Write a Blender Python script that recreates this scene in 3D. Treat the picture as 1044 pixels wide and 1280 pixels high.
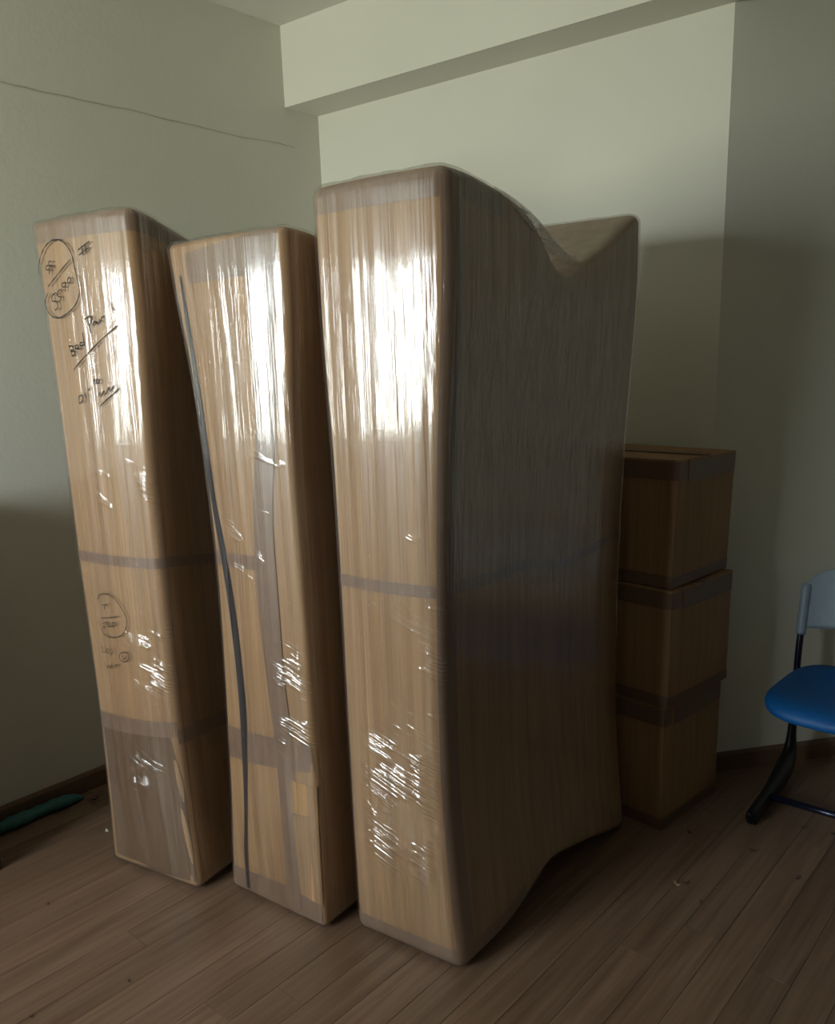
import bpy, bmesh, math, random
import numpy as np
from mathutils import Vector, Matrix
random.seed(7)
SC = bpy.context.scene
COL = SC.collection
for o in list(bpy.data.objects): bpy.data.objects.remove(o, do_unlink=True)

# ------------------------------------------------------------------ camera
F_PX, PPX, PPY, EYE = 1040.0, 522.0, 696.0, 1.5
YAW, PITCH, ROLL = math.radians(41.4), math.radians(-13.0), math.radians(-1.84)
def _axes():
    cy, sy, cp, sp = math.cos(YAW), math.sin(YAW), math.cos(PITCH), math.sin(PITCH)
    fwd = Vector((-sy*cp, cy*cp, sp)); right = Vector((cy, sy, 0)); up = right.cross(fwd)
    r2 = math.cos(ROLL)*right + math.sin(ROLL)*up
    u2 = -math.sin(ROLL)*right + math.cos(ROLL)*up
    return r2, u2, fwd
CR, CU, CF = _axes()
EYEP = Vector((0, 0, EYE))
cam_d = bpy.data.cameras.new('camera'); cam = bpy.data.objects.new('camera', cam_d); COL.objects.link(cam)
M = Matrix((( CR.x, CU.x, -CF.x, 0), (CR.y, CU.y, -CF.y, 0), (CR.z, CU.z, -CF.z, EYE), (0, 0, 0, 1)))
cam.matrix_world = M
cam_d.sensor_fit = 'HORIZONTAL'; cam_d.sensor_width = 36.0
cam_d.lens = F_PX/1044*36.0; cam_d.shift_y = (PPY-640)/1044
cam_d.clip_start = 0.02
SC.camera = cam

# ------------------------------------------------------------------ daylight
SKY_STRENGTH = 43.0
w = bpy.data.worlds.new('overcast_sky'); SC.world = w; w.use_nodes = True
nt = w.node_tree; nt.nodes.clear()
wo = nt.nodes.new('ShaderNodeOutputWorld'); bg = nt.nodes.new('ShaderNodeBackground')
tc = nt.nodes.new('ShaderNodeTexCoord'); sx = nt.nodes.new('ShaderNodeSeparateXYZ')
rp = nt.nodes.new('ShaderNodeValToRGB'); mr = nt.nodes.new('ShaderNodeMapRange')
mr.inputs['From Min'].default_value = -0.3; mr.inputs['From Max'].default_value = 0.5
nt.links.new(tc.outputs['Generated'], sx.inputs[0]); nt.links.new(sx.outputs['Z'], mr.inputs['Value'])
nt.links.new(mr.outputs[0], rp.inputs[0])
e = rp.color_ramp.elements
e[0].position = 0.20; e[0].color = (0.64, 0.67, 0.56, 1)
e[1].position = 0.45; e[1].color = (0.86, 0.96, 0.97, 1)
nt.links.new(rp.outputs[0], bg.inputs[0]); bg.inputs[1].default_value = SKY_STRENGTH
nt.links.new(bg.outputs[0], wo.inputs[0])
WIN = dict(x0=-2.68, x1=-1.52, z0=1.05, z1=2.14, y=-1.8)          # window in the front wall
def portal(loc, rot, sx_, sy_):
    pl = bpy.data.lights.new('window_front_offscreen', 'AREA'); pl.shape = 'RECTANGLE'; pl.size = sx_; pl.size_y = sy_; pl.cycles.is_portal = True
    po = bpy.data.objects.new('window_front_offscreen', pl); COL.objects.link(po); po.location = loc; po.rotation_euler = rot
portal(((WIN['x0']+WIN['x1'])/2, WIN['y']-0.16, (WIN['z0']+WIN['z1'])/2), (math.pi/2, 0, 0), WIN['x1']-WIN['x0'], WIN['z1']-WIN['z0'])
SC.view_settings.view_transform = 'Standard'; SC.view_settings.look = 'None'
SC.view_settings.gamma = 1.0; SC.view_settings.use_curve_mapping = False
SC.view_settings.exposure = 0.0

# ------------------------------------------------------------------ pixel helpers (directions only)
def ray(px, py): return CR*((px-PPX)/F_PX) - CU*((py-PPY)/F_PX) + CF
def on_floor(px, py, z=0.0):
    d = ray(px, py); return EYEP + d*((z-EYE)/d.z)

# ------------------------------------------------------------------ mesh helpers
def link(name, me, mat=None, parent=None, smooth=False, **props):
    o = bpy.data.objects.new(name, me); COL.objects.link(o)
    if mat is not None: me.materials.append(mat)
    if parent is not None: o.parent = parent
    if smooth:
        for p in me.polygons: p.use_smooth = True
    for k, v in props.items(): o[k] = v
    return o
def mesh_pd(name, vs, fs):
    me = bpy.data.meshes.new(name); me.from_pydata([tuple(v) for v in vs], [], fs); me.update(); return me
def fix_normals(me):
    bm = bmesh.new(); bm.from_mesh(me); bmesh.ops.remove_doubles(bm, verts=bm.verts, dist=1e-6)
    bmesh.ops.recalc_face_normals(bm, faces=bm.faces); bm.to_mesh(me); bm.free(); return me
def box_me(name, x0, x1, y0, y1, z0, z1, bev=0.0, seg=2):
    bm = bmesh.new(); bmesh.ops.create_cube(bm, size=1)
    for v in bm.verts:
        v.co = Vector(((x0+x1)/2+v.co.x*(x1-x0), (y0+y1)/2+v.co.y*(y1-y0), (z0+z1)/2+v.co.z*(z1-z0)))
    if bev: bmesh.ops.bevel(bm, geom=bm.edges[:], offset=bev, segments=seg, affect='EDGES', profile=0.5)
    me = bpy.data.meshes.new(name); bm.to_mesh(me); bm.free(); return me
def prism_me(name, poly, z0, z1):
    n = len(poly); vs = [(x, y, z0) for x, y in poly]+[(x, y, z1) for x, y in poly]
    fs = [tuple(range(n))[::-1], tuple(range(n, 2*n))]+[(i, (i+1) % n, n+(i+1) % n, n+i) for i in range(n)]
    return fix_normals(mesh_pd(name, vs, fs))
def tube_me(name, pts, radii, seg=14, flat=1.0):
    pts = [Vector(p) for p in pts]; vs = []; fs = []; n = len(pts)
    if not isinstance(radii, (list, tuple)): radii = [radii]*n
    ref = Vector((1, 0, 0))
    for i, p in enumerate(pts):
        t = (pts[min(i+1, n-1)]-pts[max(i-1, 0)]).normalized()
        if abs(t.dot(ref)) > 0.95: a = t.cross(Vector((0, 0, 1))).normalized()
        else: a = (ref - t*ref.dot(t)).normalized()
        b = t.cross(a)
        for k in range(seg):
            an = 2*math.pi*k/seg
            vs.append(p + a*(math.cos(an)*radii[i]*flat) + b*(math.sin(an)*radii[i]))
    for i in range(n-1):
        for k in range(seg):
            k2 = (k+1) % seg
            fs.append((i*seg+k, i*seg+k2, (i+1)*seg+k2, (i+1)*seg+k))
    fs.append(tuple(range(seg))[::-1]); fs.append(tuple((n-1)*seg+k for k in range(seg)))
    return fix_normals(mesh_pd(name, vs, fs))
def smooth_path(ctrl, n):
    """Catmull-Rom through rows of numbers"""
    c = np.array(ctrl, float); m = len(c); out = []
    for i in np.linspace(0, m-1, n):
        k = min(int(i), m-2); t = i-k
        p0, p1, p2, p3 = c[max(k-1, 0)], c[k], c[k+1], c[min(k+2, m-1)]
        out.append(0.5*((2*p1)+(-p0+p2)*t+(2*p0-5*p1+4*p2-p3)*t*t+(-p0+3*p1-3*p2+p3)*t**3))
    return np.array(out)

# ------------------------------------------------------------------ materials
class NG:
    def __init__(s, name):
        s.m = bpy.data.materials.new(name); s.m.use_nodes = True; s.t = s.m.node_tree; s.t.nodes.clear()
        s.out = s.n('ShaderNodeOutputMaterial')
    def n(s, ty, **kw):
        nd = s.t.nodes.new(ty)
        for k, v in kw.items(): setattr(nd, k, v)
        return nd
    def l(s, a, b): s.t.links.new(a, b)
    def val(s, sock, v):
        if hasattr(v, 'is_linked') or isinstance(v, bpy.types.NodeSocket): s.l(v, sock)
        else: sock.default_value = v
    def math(s, op, a, b=0.0, c=0.0, clamp=False):
        nd = s.n('ShaderNodeMath', operation=op, use_clamp=clamp)
        s.val(nd.inputs[0], a); s.val(nd.inputs[1], b)
        if len(nd.inputs) > 2: s.val(nd.inputs[2], c)
        return nd.outputs[0]
    def noise(s, vec, scale=5.0, detail=2.0, rough=0.5, dist=0.0):
        nd = s.n('ShaderNodeTexNoise'); s.l(vec, nd.inputs['Vector'])
        nd.inputs['Scale'].default_value = scale; nd.inputs['Detail'].default_value = detail
        nd.inputs['Roughness'].default_value = rough; nd.inputs['Distortion'].default_value = dist
        return nd.outputs['Fac']
    def mapping(s, vec, scale=(1, 1, 1), rot=(0, 0, 0), loc=(0, 0, 0)):
        nd = s.n('ShaderNodeMapping'); s.l(vec, nd.inputs['Vector'])
        nd.inputs['Scale'].default_value = scale; nd.inputs['Rotation'].default_value = rot; nd.inputs['Location'].default_value = loc
        return nd.outputs[0]
    def ramp(s, fac, stops):
        nd = s.n('ShaderNodeValToRGB'); s.l(fac, nd.inputs[0]); el = nd.color_ramp.elements
        while len(el) < len(stops): el.new(0.5)
        for i, (p, c) in enumerate(stops): el[i].position = p; el[i].color = (*c, 1) if len(c) == 3 else c
        return nd.outputs[0]
    def mixc(s, f, a, b, mode='MIX'):
        nd = s.n('ShaderNodeMix', data_type='RGBA', blend_type=mode)
        s.val(nd.inputs[0], f)
        for k, v in ((6, a), (7, b)):
            if isinstance(v, tuple): nd.inputs[k].default_value = (*v, 1) if len(v) == 3 else v
            else: s.l(v, nd.inputs[k])
        return nd.outputs[2]
    def maprange(s, v, a, b, c=0.0, d=1.0):
        nd = s.n('ShaderNodeMapRange', interpolation_type='SMOOTHSTEP'); s.l(v, nd.inputs[0])
        for i, x in enumerate((a, b, c, d)): nd.inputs[i+1].default_value = x
        return nd.outputs[0]
    def principled(s, col, rough=0.5, spec=0.5, metal=0.0, normal=None, coat=0.0):
        b = s.n('ShaderNodeBsdfPrincipled')
        if isinstance(col, tuple): b.inputs['Base Color'].default_value = (*col, 1)
        else: s.l(col, b.inputs['Base Color'])
        s.val(b.inputs['Roughness'], rough); b.inputs['Specular IOR Level'].default_value = spec
        b.inputs['Metallic'].default_value = metal; b.inputs['Coat Weight'].default_value = coat
        if normal is not None: s.l(normal, b.inputs['Normal'])
        s.l(b.outputs[0], s.out.inputs[0]); return b
    def bump(s, h, dist=0.002, strength=1.0):
        nd = s.n('ShaderNodeBump'); s.l(h, nd.inputs['Height']); nd.inputs['Distance'].default_value = dist
        nd.inputs['Strength'].default_value = strength; return nd.outputs[0]
    def obj(s): return s.n('ShaderNodeTexCoord').outputs['Object']

def wall_mat(name, col):
    g = NG(name); P = g.obj()
    n1 = g.noise(P, 1.3, 3); n2 = g.noise(P, 60, 3)
    c = g.mixc(g.maprange(n1, .3, .7), tuple(x*0.95 for x in col), col)
    g.principled(c, 0.75, 0.25, normal=g.bump(n2, 0.0008, 0.6)); return g.m
M_WALL = wall_mat('painted_plaster', (0.74, 0.725, 0.65))
M_CEIL = wall_mat('ceiling_paint', (0.76, 0.75, 0.68))
def plain(name, col, rough=0.5, spec=0.5, metal=0.0, nscale=None, var=0.12):
    g = NG(name); P = g.obj(); n = g.noise(P, nscale or 40, 3)
    c = g.mixc(n, tuple(x*(1-var) for x in col), tuple(min(1, x*(1+var)) for x in col))
    g.principled(c, rough, spec, metal, normal=g.bump(n, 0.0004, 0.5)); return g.m
def wood_floor():
    g = NG('laminate_oak'); P = g.obj(); oi = g.n('ShaderNodeObjectInfo')
    sh = g.n('ShaderNodeVectorMath', operation='ADD'); g.l(P, sh.inputs[0])
    cb = g.n('ShaderNodeCombineXYZ'); g.l(g.math('MULTIPLY', oi.outputs['Random'], 37.0), cb.inputs[0]); g.l(g.math('MULTIPLY', oi.outputs['Random'], 91.0), cb.inputs[1])
    g.l(cb.outputs[0], sh.inputs[1]); Q = sh.outputs[0]
    gr = g.noise(g.mapping(Q, (55, 2.2, 1)), 1.0, 5, 0.6, 0.4)
    gr2 = g.noise(g.mapping(Q, (14, 0.7, 1)), 1.0, 3, 0.5, 0.8)
    base = g.ramp(gr, [(0.25, (0.115, 0.064, 0.042)), (0.5, (0.205, 0.128, 0.088)), (0.75, (0.27, 0.18, 0.127))])
    c = g.mixc(g.maprange(gr2, .35, .65, 0, .5), base, (0.15, 0.088, 0.055))
    hs = g.n('ShaderNodeHueSaturation'); g.l(c, hs.inputs['Color'])
    g.l(g.math('MULTIPLY_ADD', oi.outputs['Random'], 0.24, 0.86), hs.inputs['Value'])
    g.principled(hs.outputs[0], g.maprange(gr, .2, .8, .30, .42), 0.45, normal=g.bump(gr, 0.0003, 0.4)); return g.m
M_FLOOR = wood_floor()
M_SUB = plain('underlay', (0.03, 0.022, 0.016), 0.8)
def stain_wood(name, a, b):
    g = NG(name); P = g.obj(); n = g.noise(g.mapping(P, (6, 6, 60)), 1, 4)
    g.principled(g.mixc(n, a, b), 0.5, 0.4); return g.m
M_BASE = stain_wood('skirting_wood', (0.12, 0.072, 0.045), (0.19, 0.12, 0.075))
def kraft(name, lo=(0.315, 0.172, 0.080), hi=(0.45, 0.270, 0.138)):
    g = NG(name); P = g.obj()
    s1 = g.noise(g.mapping(P, (34, 34, 0.9)), 1, 3, 0.55); s2 = g.noise(g.mapping(P, (180, 180, 3)), 1, 2)
    n3 = g.noise(P, 3.0, 3)
    f = g.math('ADD', g.math('MULTIPLY', s1, 0.65), g.math('ADD', g.math('MULTIPLY', s2, .15), g.math('MULTIPLY', n3, .2)))
    c = g.ramp(f, [(0.35, lo), (0.62, hi)])
    g.principled(c, 0.7, 0.3, normal=g.bump(f, 0.001, 0.4)); return g.m
M_KRAFT = kraft('kraft_cardboard')
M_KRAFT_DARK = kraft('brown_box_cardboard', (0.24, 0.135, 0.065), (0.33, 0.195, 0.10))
def tape_mat(name, col, rough=0.3):
    g = NG(name); P = g.obj(); n = g.noise(P, 25, 3)
    g.principled(g.mixc(n, tuple(x*.8 for x in col), col), rough, 0.5, normal=g.bump(n, 0.0006, 0.5)); return g.m
M_TAPE = tape_mat('brown_packing_tape', (0.27, 0.165, 0.11), .4)
M_TAPE_D = tape_mat('dark_packing_tape', (0.17, 0.10, 0.065), .5)
M_INK = plain('black_marker_ink', (0.010, 0.009, 0.012), 0.7)
M_SEAM = plain('dark_strap_plastic', (0.025, 0.02, 0.025), 0.3)

def film_mat(name, patches=(), layers=4.2, seed=0.0):
    """clear stretch film: see-through, with pulled vertical streaks and slanted wrinkles"""
    g = NG(name); O = g.obj(); P = g.mapping(O, loc=(seed, 0, 0)); sp = g.n('ShaderNodeSeparateXYZ'); g.l(O, sp.inputs[0])
    a = g.noise(g.mapping(P, (190, 190, 1.5)), 1, 3, 0.6)
    b = g.noise(g.mapping(P, (44, 44, 0.8)), 1, 3, 0.6, 0.25)
    diag = g.noise(g.mapping(g.mapping(P, rot=(0, math.radians(-22), 0)), (3, 40, 175)), 1, 1.2, 0.5)
    blot = g.noise(g.mapping(g.mapping(P, rot=(0, math.radians(-22), 0)), (7, 9, 16)), 1, 2, 0.5)
    front = g.maprange(sp.outputs[1], .012, .035, 1, 0)
    mask = None
    for (u0, u1, z0, z1, wgt) in patches:
        m = g.math('MULTIPLY', g.math('MULTIPLY', g.maprange(sp.outputs[0], u0-.02, u0+.04), g.maprange(sp.outputs[0], u1-.04, u1+.02, 1, 0)),
                   g.math('MULTIPLY', g.maprange(sp.outputs[2], z0-.05, z0+.06), g.maprange(sp.outputs[2], z1-.06, z1+.05, 1, 0)))
        m = g.math('MULTIPLY', g.math('MULTIPLY', m, g.maprange(blot, .60-.16*wgt, .68-.16*wgt)), front)
        mask = m if mask is None else g.math('MAXIMUM', mask, m)
    h = g.math('ADD', g.math('MULTIPLY', a, 0.62), g.math('MULTIPLY', b, 1.25))
    if mask is not None: h = g.math('ADD', g.math('MULTIPLY', h, g.math('MULTIPLY_ADD', mask, -.75, 1.0)), g.math('MULTIPLY', g.math('MULTIPLY', diag, 3.5), mask))
    nor = g.bump(h, 0.0022, 1.0)
    fr = g.n('ShaderNodeFresnel'); fr.inputs[0].default_value = 1.48; g.l(nor, fr.inputs['Normal'])
    st = g.maprange(a, .3, .7, layers*.6, layers*1.25)
    fac = g.math('SUBTRACT', 1.0, g.math('POWER', g.math('SUBTRACT', 1.0, fr.outputs[0]), st))
    if mask is not None: fac = g.math('ADD', fac, g.math('MULTIPLY', mask, 0.08))
    fac = g.math('MINIMUM', fac, 0.27)
    tr = g.n('ShaderNodeBsdfTransparent'); tr.inputs[0].default_value = (0.98, 0.975, 0.965, 1)
    df = g.n('ShaderNodeBsdfDiffuse'); df.inputs[0].default_value = (0.75, 0.74, 0.73, 1); g.l(nor, df.inputs['Normal'])
    gl = g.n('ShaderNodeBsdfGlossy'); gl.inputs['Roughness'].default_value = .09; g.l(nor, gl.inputs['Normal'])
    g2 = g.n('ShaderNodeBsdfGlossy'); g2.inputs['Roughness'].default_value = .34; g.l(nor, g2.inputs['Normal'])
    mg = g.n('ShaderNodeMixShader'); mg.inputs[0].default_value = .30; g.l(gl.outputs[0], mg.inputs[1]); g.l(g2.outputs[0], mg.inputs[2])
    m1 = g.n('ShaderNodeMixShader'); g.l(g.maprange(b, .35, .7, .008, .06), m1.inputs[0]); g.l(tr.outputs[0], m1.inputs[1]); g.l(df.outputs[0], m1.inputs[2])
    m2 = g.n('ShaderNodeMixShader'); g.l(fac, m2.inputs[0]); g.l(m1.outputs[0], m2.inputs[1]); g.l(mg.outputs[0], m2.inputs[2])
    g.l(m2.outputs[0], g.out.inputs[0]); return g.m

# ------------------------------------------------------------------ the room
XL, CEIL_Z, WFY, XR = -2.81, 2.83, -1.8, 3.2
BDL = math.radians(4.4)
BC0 = Vector((XL, 2.643)); BC1 = Vector((-1.10, 2.643+(XL*-1-1.10)*math.tan(BDL)))     # back wall corners
OB1 = Vector((-0.752, 3.232)); od = (OB1-BC1).normalized(); OB2 = BC1+od*1.75
T = 0.12
def S(o): o['kind'] = 'structure'; return o
YB2 = OB2.y
# floor: underlay slab + planks
S(link('ceiling', box_me('ceiling', XL-T, XR+T, WFY-.2, YB2+T, CEIL_Z, CEIL_Z+.1), M_CEIL))
wl = S(link('wall_left', box_me('wall_left', XL-T, XL, WFY-.2, BC0.y+.3, 0, CEIL_Z), M_WALL))
S(link('wall_back', prism_me('wall_back', [(XL-.02, BC0.y-.0015), (BC1.x, BC1.y), (BC1.x-.01, BC1.y+.14), (XL-.02, BC0.y+.16)], 0, CEIL_Z), M_WALL))
nrm = Vector((-od.y, od.x))*T
S(link('wall_angled', prism_me('wall_angled', [tuple(BC1-Vector((0, 0.0))), tuple(OB2), tuple(OB2+nrm), tuple(BC1+nrm*0.9)], 0, CEIL_Z), M_WALL))
S(link('wall_rear', box_me('wall_rear', OB2.x-.05, XR+T, YB2, YB2+T, 0, CEIL_Z), M_WALL))
S(link('wall_right', box_me('wall_right', XR, XR+T, WFY-.2, YB2, 0, CEIL_Z), M_WALL))
# front wall with the window opening
def wall_with_hole():
    bm = bmesh.new(); x0, x1, z0, z1 = WIN['x0'], WIN['x1'], WIN['z0'], WIN['z1']
    for (a, b, c, d) in ((XL, x0, 0, CEIL_Z), (x1, XR, 0, CEIL_Z), (x0, x1, 0, z0), (x0, x1, z1, CEIL_Z)):
        r = bmesh.ops.create_cube(bm, size=1)
        for v in r['verts']:
            v.co = Vector(((a+b)/2+v.co.x*(b-a), WFY-.1+v.co.y*.2, (c+d)/2+v.co.z*(d-c)))
    me = bpy.data.meshes.new('wall_front'); bm.to_mesh(me); bm.free(); return me
S(link('wall_front', wall_with_hole(), M_WALL))
M_FRAME = plain('white_window_frame', (0.72, 0.72, 0.70), 0.4)
gg = NG('window_glass'); t1 = gg.n('ShaderNodeBsdfTransparent'); g1 = gg.n('ShaderNodeBsdfGlossy'); g1.inputs['Roughness'].default_value = 0.02
f1 = gg.n('ShaderNodeFresnel'); mx = gg.n('ShaderNodeMixShader'); gg.l(f1.outputs[0], mx.inputs[0]); gg.l(t1.outputs[0], mx.inputs[1]); gg.l(g1.outputs[0], mx.inputs[2]); gg.l(mx.outputs[0], gg.out.inputs[0])
def make_window(name, loc, rz, wdt, z0, z1, depth):
    """local x along the wall, +y into the room, origin at the middle of the opening's foot line"""
    win = bpy.data.objects.new(name, None); COL.objects.link(win); S(win); win.location = loc; win.rotation_euler = (0, 0, rz)
    x0, x1 = -wdt/2, wdt/2
    def wbar(n, a, b, c, d, t=.03): link(n, box_me(n, a, b, -t, t, c, d, .004), M_FRAME, win)
    wbar('window_frame', x0, x0+.045, z0, z1); wbar('window_frame', x1-.045, x1, z0, z1)
    wbar('window_frame', x0+.045, x1-.045, z0, z0+.045); wbar('window_frame', x0+.045, x1-.045, z1-.045, z1)
    wbar('mullion', -.03, .03, z0+.045, z1-.045, .025)
    link('window_sill', box_me('window_sill', x0-.04, x1+.04, -.02, depth+.04, z0-.03, z0, .005), M_FRAME, win)
    for a, b in ((x0+.045, -.03), (.03, x1-.045)):
        link('window_pane', mesh_pd('pane', [(a, 0, z0+.045), (b, 0, z0+.045), (b, 0, z1-.045), (a, 0, z1-.045)], [(0, 1, 2, 3)]), gg.m, win)
    link('added_sky_blocker', box_me('added_sky_blocker', x0-.5, x1+.5, -depth-.95, -depth+.01, z1+.06, z1+.16, .01), M_WALL, win)  # unseen slab added outside to block high sky and darken the lower room
make_window('window_1', ((WIN['x0']+WIN['x1'])/2, WFY-.1, 0), 0, WIN['x1']-WIN['x0'], WIN['z0'], WIN['z1'], .1)
# beam under the ceiling along the back wall
ubk = Vector((math.cos(BDL), math.sin(BDL)))
nbk = Vector((math.sin(BDL), -math.cos(BDL)))
b0 = BC0+nbk*0.182; b1 = BC1+nbk*0.182+ubk*0.25
S(link('ceiling_beam', prism_me('ceiling_beam', [(XL-.01, b0.y), tuple(b1), tuple(BC1+ubk*.25), tuple(BC1), (XL-.01, BC0.y+.05)], 2.533, CEIL_Z+.02), M_WALL))
# plaster crack on the left wall
ck = []
yy = np.linspace(0.9, 2.5, 60)
rs = np.random.RandomState(3)
zz = 2.385+np.cumsum(rs.normal(0, .0012, 60)); zz -= np.linspace(0, zz[-1]-2.388, 60)
wd = .0010+.0010*rs.rand(60)
vs = []; fs = []
for i in range(60):
    vs += [(XL+.0015, yy[i], zz[i]-wd[i]), (XL+.0015, yy[i], zz[i]+wd[i])]
    if i: fs.append((2*i-2, 2*i, 2*i+1, 2*i-1))
link('plaster_crack', mesh_pd('crack', vs, fs), plain('crack_grime', (0.50, 0.48, 0.42), .9), wl)
# skirting boards
def skirting(name, a, b, inset):
    d = (b-a).normalized(); n = Vector((d.y, -d.x))*inset
    prof = [(0, 0), (1, 0), (1, .060), (.55, .0715), (0, .0715)]
    vs = []
    for p in (a, b):
        for q, z in prof: vs.append((*(p+n*q), z))
    k = len(prof)
    fs = [tuple(range(k)), tuple(range(k, 2*k))]+[(i, (i+1) % k, k+(i+1) % k, k+i) for i in range(k)]
    S(link(name, fix_normals(mesh_pd(name, vs, fs)), M_BASE))
skirting('baseboard_left', Vector((XL, WFY)), Vector((XL, BC0.y)), .014)
skirting('baseboard_back', BC0+Vector((.014, 0)), BC1, .014)
skirting('baseboard_angled', BC1, OB2, .014)
# floor planks
fl = S(link('floor', box_me('floor', XL, XR, WFY, YB2, -.06, -.0095), M_SUB))
PW, PL = 0.098, 1.25
rnd = random.Random(11); cache = {}
rest = bmesh.new(); x = XL-.03
def in_view(p):
    d = p-EYEP; zc = d.dot(CF)
    if zc < .1: return False
    X, Y = PPX+F_PX*d.dot(CR)/zc, PPY-F_PX*d.dot(CU)/zc
    return -60 < X < 1104 and -60 < Y < 1400
while x < XR:
    xa, xb = max(x, XL), min(x+PW, XR)
    y = WFY-rnd.random()*PL
    while y < YB2:
        ya, yb = max(y, WFY), min(y+PL, YB2)
        L = round(yb-ya, 3); W_ = round(xb-xa, 3)
        if L > .03 and W_ > .01:
            if any(in_view(Vector((xx, ya+(yb-ya)*k/6, 0))) for k in range(7) for xx in (xa, xb)) and not (ya > BC0.y+.2 and xb < -1.2):
                if (L, W_) not in cache:
                    cache[(L, W_)] = box_me('plank', .0004, W_-.0004, .0004, L-.0004, -.0095, 0, .0006, 1); cache[(L, W_)].materials.append(M_FLOOR)
                o = bpy.data.objects.new('plank', cache[(L, W_)]); COL.objects.link(o); o.parent = fl; o.location = (xa, ya, 0)
            else:
                r = bmesh.ops.create_cube(rest, size=1)
                for v in r['verts']: v.co = Vector(((xa+xb)/2+v.co.x*(W_-.0008), (ya+yb)/2+v.co.y*(L-.0008), -.00475+v.co.z*.0095))
        y += PL
    x += PW
me = bpy.data.meshes.new('plank_field'); rest.to_mesh(me); rest.free()
link('plank_field', me, M_FLOOR, fl, kind='stuff')

# ------------------------------------------------------------------ film-wrapped packages
def table(pts, lo, hi, sig=0.03, n=400):
    xs = np.linspace(lo, hi, n); p = np.array(pts); ys = np.interp(xs, p[:, 0], p[:, 1])
    k = max(1, int(sig/(hi-lo)*n)); ker = np.exp(-0.5*(np.arange(-3*k, 3*k+1)/k)**2); ker /= ker.sum()
    ys = np.convolve(np.pad(ys, 3*k, mode='edge'), ker, mode='valid')
    return lambda v: float(np.interp(v, xs, ys))
RIP = ((.021, .35, .3, 1.6, 2.3), (.029, .5, 1.9, 2.2, 1.7), (.041, .7, 4.1, 1.4, 2.9), (.057, .8, 2.6, 2.0, 1.3), (.083, 1.3, 5.2, 1.1, 2.0), (.131, 1.8, .9, .8, 1.1))
class Pack:
    def __init__(s, A, yaw, vang, w, d, H, ul, ur, zt, zb, bow, r=0.035, body_dip=None, pinch=0.015):
        s.A = Vector((*A, 0)); s.yaw = math.radians(yaw); s.w, s.d, s.H, s.r, s.bow, s.pinch = w, d, H, r, bow, pinch
        va = math.radians(vang-yaw); s.vx, s.vy = math.cos(va), math.sin(va)
        s.ul = table(ul, 0, H, .08); s.ur = table(ur, 0, H, .08)
        s.zt = table(zt, 0, d, .035); s.zb = table(zb, 0, d, .035); s.body_dip = body_dip
        s.U = Vector((math.cos(s.yaw), math.sin(s.yaw), 0)); s.N = Vector((-math.sin(s.yaw), math.cos(s.yaw), 0))
    def shape(s, a, v, c, off=0.0, ripple=0.0, body=False):
        h = Vector((s.w/2, s.d/2, s.H/2)); q = Vector((a, v, c))-h; r = s.r
        inn = Vector([max(-(h[i]-r), min(h[i]-r, q[i])) for i in range(3)])
        dn = q-inn
        dn = dn.normalized() if dn.length > 1e-9 else Vector((0, 0, 0))
        rr = r+off
        if ripple:
            sc = a-v
            am = ripple*(1.0 if v < s.r else .45)
            rr += am*sum(k_*math.sin(2*math.pi*sc/l_+p_+q_*math.sin(c*f_+p_)) for l_, k_, p_, q_, f_ in RIP)
        p = inn+dn*rr+h
        vv = min(max(p.y, 0), s.d); t = vv/s.d
        zt = s.zt(vv); zb = s.zb(vv)
        if body and s.body_dip: zt -= s.body_dip(vv)
        z = zb+(p.z/s.H)*(zt-zb)
        zc = min(max(z, 0), s.H); ul, ur = s.ul(zc), s.ur(zc)
        fu = p.x/s.w
        pin = s.pinch*math.sin(math.pi*t)**2*math.sin(math.pi*min(max(p.z/s.H, 0), 1))
        u = ul+fu*(ur-ul)-pin*(2*fu-1)
        bw = s.bow*(1-(2*min(max(fu, 0), 1)-1)**2)*(1-t)*min(1, 6*min(max(p.z/s.H, 0), 1))
        y = p.y-bw
        return Vector((u+y*s.vx, y*s.vy, z))
    def root(s, name, label, cat, group):
        o = bpy.data.objects.new(name, None); COL.objects.link(o); o.location = s.A; o.rotation_euler = (0, 0, s.yaw)
        o['label'] = label; o['category'] = cat; o['group'] = group; s.o = o; return o
    def shell(s, name, mat, off, ripple, na, nv, nc, body=False):
        def ax(L, n):    # denser near the edges
            m = max(4, n//6); r = s.r*1.05
            return np.concatenate([np.linspace(0, r, m, endpoint=False), np.linspace(r, L-r, n-2*m, endpoint=False), np.linspace(L-r, L, m+1)])
        aa, vv, cc = ax(s.w, na), ax(s.d, nv), ax(s.H, nc)
        vs = []; idx = {}; fs = []
        def vid(i, j, k):
            key = (i, j, k)
            if key not in idx:
                idx[key] = len(vs); vs.append(s.shape(aa[i], vv[j], cc[k], off, ripple, body))
            return idx[key]
        I, J, K = len(aa)-1, len(vv)-1, len(cc)-1
        for i in range(I):
            for k in range(K):
                fs.append((vid(i, 0, k), vid(i+1, 0, k), vid(i+1, 0, k+1), vid(i, 0, k+1)))
                fs.append((vid(i+1, J, k), vid(i, J, k), vid(i, J, k+1), vid(i+1, J, k+1)))
        for j in range(J):
            for k in range(K):
                fs.append((vid(0, j+1, k), vid(0, j, k), vid(0, j, k+1), vid(0, j+1, k+1)))
                fs.append((vid(I, j, k), vid(I, j+1, k), vid(I, j+1, k+1), vid(I, j, k+1)))
        for i in range(I):
            for j in range(J):
                fs.append((vid(i, j, K), vid(i+1, j, K), vid(i+1, j+1, K), vid(i, j+1, K)))
                fs.append((vid(i, j+1, 0), vid(i+1, j+1, 0), vid(i+1, j, 0), vid(i, j, 0)))
        return link(name, mesh_pd(name, vs, fs), mat, s.o, True)
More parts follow.
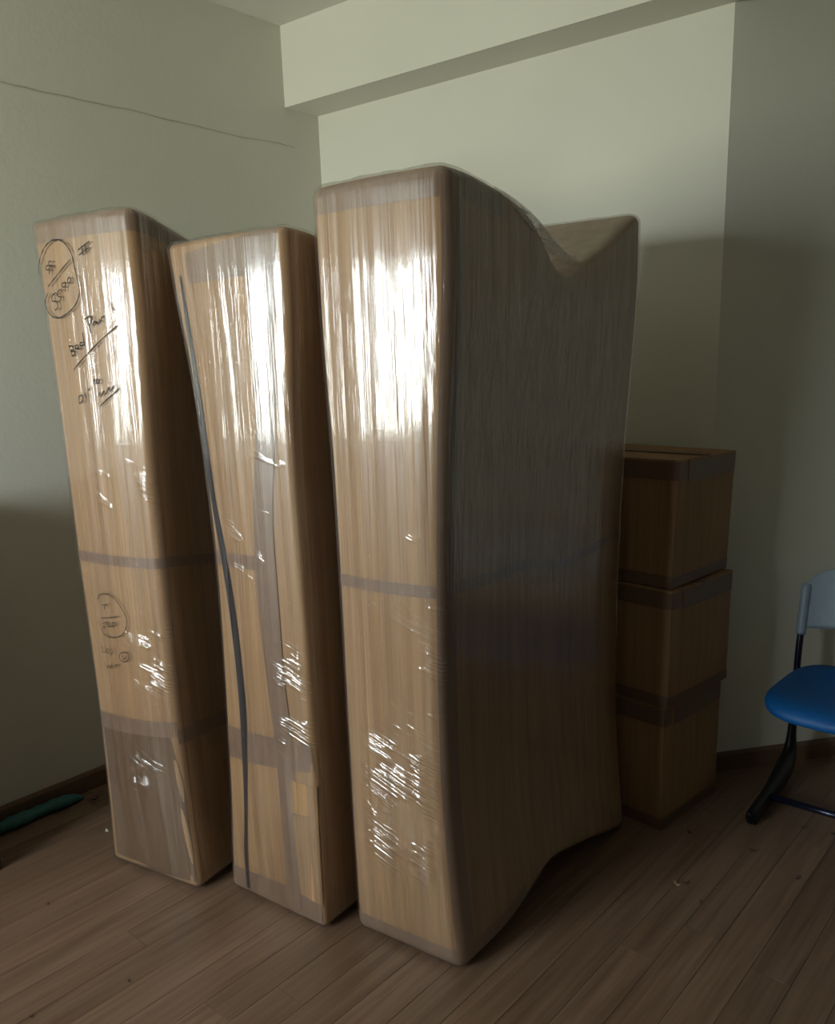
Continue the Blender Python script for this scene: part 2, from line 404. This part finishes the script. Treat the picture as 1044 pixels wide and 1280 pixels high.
    # front-face coordinates of a direction
    def front(s, px, py):
        d = ray(px, py); P = EYEP+d*(s.N.dot(s.A-EYEP)/s.N.dot(d)); q = P-s.A
        return q.dot(s.U), q.z
    def fpt(s, u, z, off):
        z = min(max(z, .001), s.H-.001)
        ul, ur = s.ul(z), s.ur(z); a = (u-ul)/(ur-ul)*s.w
        c = (z-s.zb(0))/(s.zt(0)-s.zb(0))*s.H
        return s.shape(min(max(a, 0), s.w), 0, min(max(c, 0), s.H), off)
    def quad(s, name, corners, mat, off=.0016, nx=14, nz=8, label=None):
        """patch on the front face from four outline directions (tl, tr, br, bl)"""
        c = [Vector(s.front(*p)) for p in corners]; vs = []; fs = []
        for j in range(nz+1):
            for i in range(nx+1):
                f, g_ = i/nx, j/nz
                p = (c[0]*(1-f)+c[1]*f)*(1-g_)+(c[3]*(1-f)+c[2]*f)*g_
                vs.append(s.fpt(p.x, p.y, off))
        for j in range(nz):
            for i in range(nx):
                k = j*(nx+1)+i; fs.append((k, k+nx+1, k+nx+2, k+1))
        o = link(name, mesh_pd(name, vs, fs), mat, s.o, True)
        if label: o['label'] = label
        return o
    def band(s, name, lefts, rights, mat, off=.0018, n=60, nx=6, label=None):
        L = smooth_path([s.front(*p) for p in lefts], n); R_ = smooth_path([s.front(*p) for p in rights], n)
        vs = []; fs = []
        for j in range(n):
            for i in range(nx+1):
                p = L[j]*(1-i/nx)+R_[j]*(i/nx); vs.append(s.fpt(p[0], p[1], off))
        for j in range(n-1):
            for i in range(nx):
                k = j*(nx+1)+i; fs.append((k, k+nx+1, k+nx+2, k+1))
        o = link(name, mesh_pd(name, vs, fs), mat, s.o, True)
        if label: o['label'] = label
        return o
    def wrap(s, name, s0, s1, cfun, height, mat, off=.0016, n=90, nz=5):
        """strip running round the front and the right side at nominal height cfun(s)"""
        vs = []; fs = []
        for i in range(n+1):
            q = s0+(s1-s0)*i/n
            a, v = (q, 0) if q <= s.w else (s.w, q-s.w)
            for j in range(nz+1):
                c = cfun(q)+(j/nz-.5)*height
                vs.append(s.shape(a, v, min(max(c, 0), s.H), off))
        for i in range(n):
            for j in range(nz):
                k = i*(nz+1)+j; fs.append((k, k+nz+1, k+nz+2, k+1))
        return link(name, mesh_pd(name, vs, fs), mat, s.o, True)
    def strokes(s, name, lines, width=.0042, off=.0095):
        vs = []; fs = []
        for ln in lines:
            pts = [s.front(*p) for p in ln]
            n = max(2, 6*(len(pts)-1)+1) if len(pts) > 2 else 2*12
            pts = smooth_path(pts, n)
            base = len(vs)
            for i in range(n):
                t = pts[min(i+1, n-1)]-pts[max(i-1, 0)]; L = math.hypot(*t) or 1
                nx_, nz_ = -t[1]/L, t[0]/L
                wdt = width*(.75+.25*math.sin(i*1.3+len(vs)*.1))
                for sg in (-.5, .5): vs.append(s.fpt(pts[i][0]+nx_*wdt*sg, pts[i][1]+nz_*wdt*sg, off))
            for i in range(n-1):
                k = base+2*i; fs.append((k, k+1, k+3, k+2))
        return link(name, mesh_pd(name, vs, fs), M_INK, s.o)

GRP = 'film-wrapped cartons standing on the floor'
PB = Pack((-1.471, 1.364), 7.08, 90.3, .345, .875, 1.892,
          ul=[(0, .002), (.39, 0), (1.04, .001), (1.31, -.002), (1.52, -.014), (1.73, -.018), (1.89, -.017)],
          ur=[(0, .345), (.15, .326), (.47, .303), (.78, .301), (1.07, .306), (1.32, .317), (1.49, .330), (1.70, .344), (1.89, .340)],
          zt=[(0, 1.894), (.066, 1.897), (.19, 1.874), (.32, 1.842), (.42, 1.783), (.535, 1.735), (.70, 1.806), (.82, 1.88), (.875, 1.895)],
          zb=[(0, .006), (.12, .008), (.235, .02), (.437, .10), (.668, .05), (.80, .012), (.875, .006)], bow=.016, r=.028,
          body_dip=lambda v: .055*math.exp(-((v-.44)/.085)**2))
PB.root('wrapped_package', 'tallest and deepest film-wrapped carton, its long side dipping along the top, beside stacked boxes', 'package', GRP)
PM = Pack((-1.896, 1.266), 5.76, 92.0, .38, .80, 1.812,
          ul=[(0, .0), (.29, .027), (.66, .045), (1.0, .056), (1.22, .046), (1.43, .034), (1.63, .0), (1.8, -.030)],
          ur=[(0, .370), (.4, .374), (.62, .372), (.94, .370), (1.24, .364), (1.43, .365), (1.61, .381), (1.8, .382)],
          zt=[(0, 1.812), (.05, 1.815), (.12, 1.80), (.3, 1.75), (.5, 1.72), (.8, 1.74)],
          zb=[(0, .006), (.2, .02), (.4, .05), (.6, .02), (.8, .006)], bow=.017, r=.016)
PM.root('wrapped_package', 'film-wrapped carton with a dark vertical seam between two other wrapped cartons', 'package', GRP)
PL_ = Pack((-2.312, 1.111), 11.5, 97.0, .372, .80, 1.902,
          ul=[(0, .002), (.25, .018), (.48, .026), (.74, .022), (1.0, .015), (1.3, .018), (1.54, .015), (1.77, .010), (1.9, -.002)],
          ur=[(0, .372), (.25, .358), (.49, .350), (.78, .348), (1.0, .351), (1.22, .352), (1.47, .366), (1.67, .375), (1.9, .373)],
          zt=[(0, 1.902), (.05, 1.898), (.1, 1.875), (.2, 1.84), (.4, 1.74), (.8, 1.70)],
          zb=[(0, .006), (.2, .02), (.4, .06), (.6, .03), (.8, .006)], bow=.018, r=.022)
PL_.root('wrapped_package', 'film-wrapped carton with handwritten marker notes and ovals near the left wall', 'package', GRP)
FOFF = .005
for P_, nm, pat, sd in ((PB, 'B', [(.06, .29, .24, .62, 1.0), (.17, .31, .60, .90, .45), (.20, .33, .95, 1.10, .2)], 0.0), (PM, 'M', [(.26, .38, .45, .80, .5), (.12, .36, 1.0, 1.35, .2)], 3.3), (PL_, 'L', [(.20, .36, .62, .82, .55), (.15, .34, .28, .45, .35), (.16, .35, 1.1, 1.25, .35)], 7.9)):
    P_.shell('cardboard_carton', M_KRAFT, 0, 0, 26, 40, 70, True)
    P_.shell('stretch_film', film_mat('stretch_film_'+nm, pat, seed=sd), FOFF, .00055, 72, 110, 150)
# --- tape on the package by the boxes
P_ = PB
P_.wrap('tape', 0, P_.w+P_.d*.24, lambda q: 1.860, .062, M_TAPE)
P_.wrap('tape', 0, P_.w+P_.d, lambda q: .988, .030, M_TAPE)
P_.wrap('tape', P_.w-.012, P_.w+.055, lambda q: P_.H/2, P_.H-.02, M_TAPE, off=.0022, n=14, nz=60)
P_.wrap('tape', 0, P_.w+.3, lambda q: .03, .05, M_TAPE)
def hazy_film():
    g = NG('bunched_stretch_film'); n = g.noise(g.mapping(g.obj(), (60, 9, 60)), 1, 3, .6)
    tr = g.n('ShaderNodeBsdfTransparent'); df = g.n('ShaderNodeBsdfDiffuse'); df.inputs[0].default_value = (.72, .72, .70, 1); gl = g.n('ShaderNodeBsdfGlossy'); gl.inputs['Roughness'].default_value = .25
    nor = g.bump(n, .003, .8); g.l(nor, df.inputs['Normal']); g.l(nor, gl.inputs['Normal'])
    a_ = g.n('ShaderNodeMixShader'); a_.inputs[0].default_value = .25; g.l(df.outputs[0], a_.inputs[1]); g.l(gl.outputs[0], a_.inputs[2])
    b_ = g.n('ShaderNodeMixShader'); g.l(g.maprange(n, .35, .65, .12, .55), b_.inputs[0]); g.l(tr.outputs[0], b_.inputs[1]); g.l(a_.outputs[0], b_.inputs[2]); g.l(b_.outputs[0], g.out.inputs[0]); return g.m
vs = []; fs = []; NQ, NV = 14, 40
for i in range(NV+1):
    v = .20+.34*i/NV; wv = math.sin(math.pi*min(1, max(.02, i/NV)))**.6
    for j in range(NQ+1):
        q = -.11*wv*(1-j/NQ)+.055*wv*(j/NQ)
        a, c = (P_.w+q, P_.H) if q < 0 else (P_.w, P_.H-q)
        vs.append(P_.shape(a, v, c, .0075))
for i in range(NV):
    for j in range(NQ): k = i*(NQ+1)+j; fs.append((k, k+1, k+NQ+2, k+NQ+1))
link('film_fold', mesh_pd('film_fold', vs, fs), hazy_film(), P_.o, True, label='whitish bunched film over the dipped top edge')
# --- middle package
P_ = PM
P_.quad('tape', [(236, 318), (318, 292), (322, 344), (240, 356)], M_TAPE)
P_.quad('tape', [(268, 687), (330, 694), (332, 712), (270, 704)], M_TAPE)
P_.quad('tape', [(286, 905), (389, 929), (394, 966), (289, 944)], M_TAPE)
P_.quad('tape', [(287, 1078), (400, 1120), (404, 1156), (290, 1102)], M_TAPE)
P_.band('tape', [(312, 290), (318, 400), (326, 520), (324, 640), (330, 760), (342, 860), (350, 930), (357, 1010), (362, 1130)],
        [(347, 284), (344, 400), (348, 520), (346, 640), (354, 760), (362, 860), (370, 930), (374, 1010), (378, 1138)], M_TAPE, off=.0026)
P_.band('seam', [(228, 345), (238, 420), (252, 520), (266, 620), (279, 690), (291, 760), (300, 830), (306, 900), (310, 1000), (308, 1060), (310, 1108)],
        [(230, 345), (243, 420), (258, 520), (272, 620), (287, 690), (299, 760), (308, 830), (314, 900), (314, 1000), (312, 1060), (314, 1110)], M_SEAM, off=.0032, label='dark vertical seam')
P_.quad('carton_flap', [(368, 972), (396, 984), (398, 1022), (370, 1012)], M_KRAFT, off=.0042)
P_.quad('carton_flap', [(372, 1016), (398, 1026), (404, 1132), (378, 1116)], M_KRAFT, off=.0034)
# --- package with the writing
P_ = PL_
P_.wrap('tape', 0, P_.w+P_.d*.4, lambda q: 1.873, .056, M_TAPE)
P_.wrap('tape', 0, P_.w+P_.d, lambda q: .995, .030, M_TAPE)
P_.quad('tape', [(121, 886), (222, 904), (224, 923), (124, 906)], M_TAPE)
P_.wrap('tape', P_.w, P_.w+P_.d, lambda q: .485, .045, M_TAPE)
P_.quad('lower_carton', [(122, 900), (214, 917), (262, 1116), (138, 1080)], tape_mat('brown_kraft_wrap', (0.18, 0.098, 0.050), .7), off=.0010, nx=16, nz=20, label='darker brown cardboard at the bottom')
def Z(x0, y0, sc, lines): return [[(x0+x/sc, y0+y/sc) for x, y in ln] for ln in lines]
note = Z(30, 250, 4.74, [
    [(118, 510), (112, 420), (135, 330), (180, 268), (240, 240), (295, 262), (335, 320), (355, 400), (372, 470), (385, 545), (362, 620), (310, 672), (250, 700), (200, 688), (165, 645), (155, 600), (180, 550)],
    [(182, 515), (235, 460), (330, 358)],
    [(192, 392), (172, 394), (170, 415), (190, 416), (196, 394), (190, 445)], [(208, 366), (190, 372), (192, 390), (210, 394), (203, 410)],
    [(375, 303), (440, 250)], [(382, 332), (436, 286)], [(395, 275), (405, 330)], [(416, 262), (424, 322)],
    [(236, 552), (208, 570), (208, 600), (236, 606), (248, 636), (226, 654)], [(272, 530), (246, 548), (248, 572), (270, 580), (262, 604)],
    [(298, 490), (278, 500), (280, 518), (298, 516), (300, 492), (296, 545)], [(318, 462), (330, 470), (328, 494), (312, 490), (318, 462)],
    [(318, 858), (338, 925)], [(312, 868), (338, 866), (346, 886), (326, 896), (354, 900), (350, 920), (332, 924)],
    [(358, 884), (376, 872), (366, 858), (356, 876), (382, 884)], [(404, 846), (388, 846), (390, 866), (408, 856)], [(402, 786), (412, 860)],
    [(430, 696), (450, 792)], [(412, 712), (438, 690), (458, 708), (438, 748)],
    [(482, 722), (464, 726), (468, 744), (484, 726), (492, 738)], [(494, 704), (504, 726)], [(508, 722), (510, 698), (526, 690)], [(524, 662), (528, 658)], [(556, 610), (566, 652), (578, 652)],
    [(345, 1005), (430, 910), (590, 745)],
    [(376, 1162), (396, 1154), (402, 1180), (380, 1202), (376, 1162)], [(410, 1138), (424, 1170)], [(430, 1126), (450, 1110)],
    [(456, 1072), (472, 1062), (464, 1078), (474, 1090)], [(484, 1062), (496, 1064), (496, 1082), (482, 1080), (484, 1062)],
    [(490, 1166), (502, 1140), (510, 1162), (522, 1130), (536, 1146), (550, 1108), (558, 1132), (578, 1092)],
    [(500, 1220), (605, 1115)]])
P_.strokes('marker_writing', note)
note2 = Z(110, 720, 9.85, [
    [(205, 262), (240, 205), (310, 195), (400, 230), (480, 320), (550, 440), (575, 540), (545, 660), (480, 712), (380, 725), (300, 690), (245, 600), (225, 520)],
    [(255, 490), (350, 484), (462, 470)], [(262, 334), (338, 318)], [(304, 326), (296, 385)],
    [(278, 562), (318, 538), (300, 600), (275, 605)], [(342, 552), (338, 590), (372, 588)], [(374, 540), (376, 612)], [(404, 540), (440, 552), (430, 584), (404, 574), (404, 540)],
    [(240, 834), (268, 856), (264, 906), (304, 902)], [(322, 868), (350, 876), (346, 920), (324, 910), (322, 868)], [(370, 858), (402, 905), (368, 945)],
    [(545, 902), (595, 930), (600, 980), (560, 1020), (505, 1005), (488, 950), (510, 910), (545, 902)], [(520, 950), (545, 990), (578, 940)],
    [(296, 1046), (322, 1092)], [(330, 1112), (345, 1072), (376, 1100), (390, 1050)], [(428, 1062), (472, 1058)], [(450, 1060), (446, 1102)], [(124, 180), (136, 192)]])
P_.strokes('marker_writing', note2, .0030)

# ------------------------------------------------------------------ stack of three cardboard boxes
def carton_box(name, label, corner, yaw, wd, dp, z0, h, bulge, top_tape, flare=0.0, seed=1):
    """corner = right front lower corner; runs wd to the left and dp back"""
    o = bpy.data.objects.new(name, None); COL.objects.link(o); o.location = (corner[0], corner[1], z0); o.rotation_euler = (0, 0, math.radians(yaw))
    o['label'] = label; o['category'] = 'box'; o['group'] = 'cardboard boxes stacked in the corner'
    rr = random.Random(seed); n = 10; vs = []; fs = []; idx = {}
    def sh(a, b, c, off=0):
        x, y, z = -wd+a*wd, b*dp, c*h
        k = 16*(a*(1-a))*(c*(1-c)); m = 16*(b*(1-b))*(c*(1-c))
        y += -bulge*k if b < .5 else bulge*k
        x += (bulge*m if a > .5 else -bulge*m)+flare*(a-.5)*c
        if c == 1: z -= .008*16*a*(1-a)*b*(1-b)
        q = Vector((x, y, z))
        if off:
            if b == 0: q.y -= off
            elif a == 1: q.x += off
            if c == 1: q.z += off
        return q
    def vid(i, j, k):
        if (i, j, k) not in idx: idx[(i, j, k)] = len(vs); vs.append(sh(i/n, j/n, k/n))
        return idx[(i, j, k)]
    for i in range(n):
        for k in range(n):
            fs += [(vid(i, 0, k), vid(i+1, 0, k), vid(i+1, 0, k+1), vid(i, 0, k+1)), (vid(i+1, n, k), vid(i, n, k), vid(i, n, k+1), vid(i+1, n, k+1)),
                   (vid(0, i+1, k), vid(0, i, k), vid(0, i, k+1), vid(0, i+1, k+1)), (vid(n, i, k), vid(n, i+1, k), vid(n, i+1, k+1), vid(n, i, k+1)),
                   (vid(i, k, n), vid(i+1, k, n), vid(i+1, k+1, n), vid(i, k+1, n)), (vid(i, k+1, 0), vid(i+1, k+1, 0), vid(i+1, k, 0), vid(i, k, 0))]
    link('carton_body', mesh_pd('carton_body', vs, fs), M_KRAFT_DARK, o)
    # two top flaps meeting in the middle, a little proud of the body
    for q, (b0_, b1_) in enumerate(((0.002, .492), (.508, .998))):
        t = .004; pv = []
        for (a, b) in ((-.004, b0_), (1.004, b0_), (1.004, b1_), (-.004, b1_)):
            x = -wd+a*wd+flare*(a-.5); lift = .004*rr.random()
            pv.append((x, b*dp, h-.0015)); pv.append((x, b*dp, h+t+lift))
        link('top_flap', fix_normals(mesh_pd('top_flap', pv, [(0, 2, 4, 6), (1, 3, 5, 7), (0, 2, 3, 1), (2, 4, 5, 3), (4, 6, 7, 5), (6, 0, 1, 7)])), M_KRAFT_DARK, o)
    def tape_front(c0, c1, m):
        vs = []; fs = []
        for i in range(13):
            a = i/12
            for c in (c0, (c0+c1)/2, c1): vs.append(sh(a, 0, c*.9999, .0015))
            if i:
                for j in range(2): k = i*3+j; fs.append((k-3, k, k+1, k-2))
        link('tape', mesh_pd('tape', vs, fs), m, o)
    def tape_side(c0, c1, m, b0_=0, b1_=1):
        vs = []; fs = []
        for i in range(13):
            b = b0_+(b1_-b0_)*i/12
            for c in (c0, (c0+c1)/2, c1):
                p = sh(1, max(b, 1e-4), c*.9999); p.x += .0015; vs.append(p)
            if i:
                for j in range(2): k = i*3+j; fs.append((k-3, k, k+1, k-2))
        link('tape', mesh_pd('tape', vs, fs), m, o)
    tape_front(.86, 1, M_TAPE_D); tape_side(.84, 1, M_TAPE_D, .16, 1); tape_side(.86, 1, M_TAPE_D, 0, .12)
    tape_front(0, .10, M_TAPE_D); tape_side(0, .09, M_TAPE_D)
    # seam tape across the top
    link('tape', box_me('tape', -wd-.004, .004, dp/2-.026, dp/2+.026, h+.0075, h+.0092), M_TAPE_D, o)
    return o
BX = on_floor(825, 1038)
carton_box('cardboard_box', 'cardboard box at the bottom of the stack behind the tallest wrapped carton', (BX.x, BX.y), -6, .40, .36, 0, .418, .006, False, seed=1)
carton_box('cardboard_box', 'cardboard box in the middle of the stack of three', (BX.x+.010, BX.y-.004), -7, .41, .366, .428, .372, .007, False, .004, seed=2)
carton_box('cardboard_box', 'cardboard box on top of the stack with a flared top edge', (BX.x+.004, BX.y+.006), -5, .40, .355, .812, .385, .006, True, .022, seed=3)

# ------------------------------------------------------------------ blue chair at the angled wall
ch = bpy.data.objects.new('school_chair', None); COL.objects.link(ch)
ch['label'] = 'blue-seated chair with grey plastic backrest and black legs in front of the angled wall'; ch['category'] = 'chair'
ch.location = (-.822, 2.52, 0); ch.rotation_euler = (0, 0, math.radians(1.5))
M_LEG = plain('black_leg_plastic', (0.006, 0.006, 0.007), .4, .25)
M_TUBE = plain('dark_blue_steel', (0.02, 0.022, 0.05), .25, .6, .6)
M_SEAT = plain('blue_seat', (0.0, 0.085, 0.29), .55, .4, nscale=200)
M_BACK = plain('grey_blue_plastic', (0.26, 0.33, 0.40), .45)
CW = .42
legp = smooth_path([(0, .004, .026, .020), (0, .018, .029, .027), (0, .09, .031, .030), (0, .19, .034, .032), (0, .29, .044, .041), (0, .375, .062, .046), (0, .418, .105, .036), (0, .428, .17, .024), (0, .431, .28, .019), (0, .432, .41, .016)], 44)
legp[:, 2] = np.maximum(legp[:, 2], legp[:, 3]+.0005)
upp = smooth_path([(0, .432, .40), (0, .436, .47), (0, .45, .56), (0, .470, .66), (0, .476, .69)], 14)
for k in (0, 1):
    x = k*CW
    lg = link('leg', tube_me('leg', [(x, p[1], p[2]) for p in legp], [p[3] for p in legp], 16, .62), M_LEG, ch, True)
    link('foot_glide', box_me('foot_glide', x-.014, x+.014, .02, .10, 0.0, .012, .003), M_LEG, lg)
    link('back_tube', tube_me('back_tube', [(x, p[1], p[2]) for p in upp], .0115, 14), M_TUBE, ch, True)
    link('seat_bracket', tube_me('seat_bracket', [(x, .43, .385), (x+(.02 if k == 0 else -.02), .33, .392), (x+(.03 if k == 0 else -.03), .12, .394)], .011, 12), M_TUBE, ch, True)
link('crossbar', tube_me('crossbar', [(.005, .165, .040), (CW-.005, .165, .040)], .0115, 14), M_TUBE, ch, True)
# seat pad: rounded outline, waterfall front
def seat_mesh():
    vs = []; fs = []; na, nr = 48, 8; x0_, x1_, y0_, y1_ = -.012, CW+.012, .0, .435
    cx, cy, hx, hy = (x0_+x1_)/2, (y0_+y1_)/2, (x1_-x0_)/2, (y1_-y0_)/2
    rows = [(0.0, .446), (.5, .447), (.8, .449), (.93, .446), (.985, .437), (1.0, .425), (.985, .413), (.93, .405), (.6, .403), (0.0, .402)]
    for (s_, z) in rows:
        for k in range(na):
            an = 2*math.pi*k/na; c, q = math.cos(an), math.sin(an); ex = 2/4.2
            X = math.copysign(abs(c)**ex, c)*hx*s_; Y = math.copysign(abs(q)**ex, q)*hy*s_
            yy = (Y+hy)/(2*hy)
            X *= .90+.10*(1-yy)
            zz = z-.022*max(0, (.25-yy)/.25)**2+.010*max(0, (yy-.7)/.3)**2-.008*(1-(X/hx)**2)*math.sin(math.pi*yy)
            vs.append((cx+X, cy+Y-.015*(1-(X/hx)**2)*(1-yy), zz))
    for r in range(len(rows)-1):
        for k in range(na):
            k2 = (k+1) % na; fs.append((r*na+k, r*na+k2, (r+1)*na+k2, (r+1)*na+k))
    return fix_normals(mesh_pd('seat', vs, fs))
link('seat', seat_mesh(), M_SEAT, ch, True)
def back_mesh():
    n, m = 30, 14; vs = []; fs = []; zb_, zt_ = .562, .768
    for side in (0, 1):
        for i in range(n+1):
            s_ = i/n*2-1
            top = zt_-.075*max(0, (abs(s_)-.55)/.45)**2.4; bot = zb_+.012*(1-s_*s_)-.004
            for j in range(m+1):
                t = j/m; z = bot+(top-bot)*t
                yb = np.interp(z, [.56, .70, .78], [.45, .478, .494])
                y = yb+.035*(1-s_*s_)+(-.009 if side == 0 else .006)
                vs.append((CW/2+s_*(CW/2+.014), y, z))
    st = (n+1)*(m+1)
    for i in range(n):
        for j in range(m):
            k = i*(m+1)+j; fs.append((k, k+m+1, k+m+2, k+1)); fs.append((st+k, st+k+1, st+k+m+2, st+k+m+1))
    for i in range(n):
        a, b = i*(m+1), (i+1)*(m+1); fs.append((a, st+a, st+b, b)); fs.append((a+m, b+m, st+b+m, st+a+m))
    for j in range(m):
        fs.append((j, j+1, st+j+1, st+j)); q = n*(m+1)+j; fs.append((q, st+q, st+q+1, q+1))
    return fix_normals(mesh_pd('backrest', vs, fs))
bk = link('backrest', back_mesh(), M_BACK, ch, True)
for k in (0, 1):
    sl = smooth_path([(k*CW, .447, .537), (k*CW, .455, .58), (k*CW, .474, .68), (k*CW, .481, .712)], 10)
    link('sleeve', tube_me('sleeve', [tuple(p) for p in sl], [.0155, .0165, .017, .017, .017, .017, .017, .017, .016, .013], 14), M_BACK, bk, True)

# ------------------------------------------------------------------ cabinet whose corner shows at the left edge, cloth and scraps
cb_ = bpy.data.objects.new('cabinet', None); COL.objects.link(cb_); cb_.location = (XL+.02, .15, 0)
cb_['label'] = 'dark wooden cabinet standing against the left wall, only its foot corner showing'; cb_['category'] = 'cabinet'
M_CAB = stain_wood('dark_cabinet_wood', (0.022, 0.014, 0.010), (0.045, 0.028, 0.018))
CD, CWD, CH = .245, .715, 1.12
link('body', box_me('body', 0, CD, 0, CWD, .06, CH, .004), M_CAB, cb_)
link('plinth', box_me('plinth', .0, CD+.004, -.002, CWD+.002, 0, .06, .002), M_CAB, cb_)
link('top_board', box_me('top_board', -.004, CD+.018, -.012, CWD+.012, CH, CH+.025, .004), M_CAB, cb_)
for q in (0, 1):
    d_ = link('door', box_me('door', CD, CD+.016, .006+q*.355, .352+q*.355, .07, CH-.01, .003), M_CAB, cb_)
    yk = .325 if q == 0 else .385
    link('handle', tube_me('handle', [(CD+.012, yk, .60), (CD+.04, yk, .61), (CD+.04, yk, .71), (CD+.012, yk, .72)], .005, 10), M_TUBE, d_, True)
def debris(name, label, cat, me, mat, loc, rz=0, group=None):
    o = link(name, me, mat, None, False); o.location = loc; o.rotation_euler = (0, 0, rz); o['label'] = label; o['category'] = cat
    if group: o['group'] = group
    return o
cl = smooth_path([(0, 0, .020, .018), (.004, .06, .023, .022), (-.004, .14, .020, .019), (.003, .22, .022, .021), (.0, .27, .016, .015), (.004, .30, .008, .007)], 30)
cm = tube_me('rolled_cloth', [(p[0], p[1], p[2]) for p in cl], [p[3]*(1+.12*math.sin(i*1.7)) for i, p in enumerate(cl)], 14, 1.25)
zmin = min(v.co.z for v in cm.vertices)
for v in cm.vertices: v.co.z -= zmin
debris('rolled_cloth', 'dark teal rolled cloth lying along the left skirting board', 'cloth', cm, plain('teal_cloth', (0.03, 0.13, 0.13), .6), (XL+.052, .945, 0))
for p in cm.polygons: p.use_smooth = True
def leaf_me(L, W, curl, seed):
    r = random.Random(seed); n = 8; vs = []; fs = []
    for i in range(n+1):
        t = i/n; wd_ = W*math.sin(math.pi*min(.97, max(.03, t)))**.8*(.7+.5*r.random()); x = (t-.5)*L
        z = .003+curl*(4*(t-.5)**2); yo = .15*L*math.sin(t*4+seed)
        for sgn in (-1, 1):
            for dz in (0, .0012): vs.append((x, yo+sgn*wd_*.5, z+dz+(.004*abs(math.sin(i*2.1+seed)) if sgn > 0 else 0)))
    for i in range(n):
        a = 4*i; b = a+4
        fs += [(a+1, b+1, b+3, a+3), (a, a+2, b+2, b), (a, b, b+1, a+1), (a+2, a+3, b+3, b+2)]
    fs += [(0, 1, 3, 2), (4*n, 4*n+2, 4*n+3, 4*n+1)]
    me = fix_normals(mesh_pd('scrap', vs, fs)); zm = min(v.co.z for v in me.vertices)
    for v in me.vertices: v.co.z -= zm
    return me
M_DRY = plain('dry_leaf', (0.30, 0.20, 0.10), .7); M_DRYD = plain('dark_dry_leaf', (0.07, 0.045, 0.03), .7); M_PAPER = plain('paper_white', (0.75, 0.73, 0.70), .7)
G = 'small scraps on the floor'
for i, (px, py, L, W, cu, m, lab) in enumerate((
    (846, 1106, .028, .008, .008, M_DRY, 'curled tan shaving on the floor in front of the box stack'),
    (858, 1104, .022, .007, .006, M_DRYD, 'dark twig scrap touching the curled tan shaving'),
    (861, 1041, .020, .012, .004, M_DRYD, 'dark scrap on the floor next to the bottom box'),
    (943, 1064, .024, .010, .006, M_DRYD, 'dark curled leaf scrap between boxes and chair'),
    (996, 1098, .022, .007, .003, M_DRYD, 'thin dark scrap on the floor in front of the chair'),
    (876, 1128, .010, .007, .002, M_DRYD, 'tiny dark crumb near the curled tan shaving'),
    (1004, 1035, .012, .008, .003, M_DRYD, 'dark crumb under the chair crossbar'),
    (1041, 1043, .014, .009, .003, M_DRYD, 'larger dark crumb under the chair crossbar'),
    (133, 1040, .016, .010, .008, M_PAPER, 'white paper scrap beside the carton with handwriting'),
    (112, 986, .050, .012, .010, M_DRY, 'crumpled brown wrapper by the left skirting board'),
    (119, 999, .030, .010, .006, M_DRYD, 'dark scrap by the left skirting board'),
    (60, 1131, .010, .007, .002, M_DRYD, 'tiny dark crumb on bare planks near the cabinet'),
    (162, 1227, .010, .006, .002, M_DRYD, 'tiny dark crumb on bare planks in front of the handwritten carton'),
    (40, 1271, .011, .007, .002, M_DRYD, 'tiny dark crumb on bare planks far from the wrapped cartons'))):
    p = on_floor(px, py); x_ = max(p.x, XL+.04)
    debris('floor_scrap', lab, 'scrap', leaf_me(L, W, cu, i+1), m, (x_, p.y, 0), i*1.1, G)
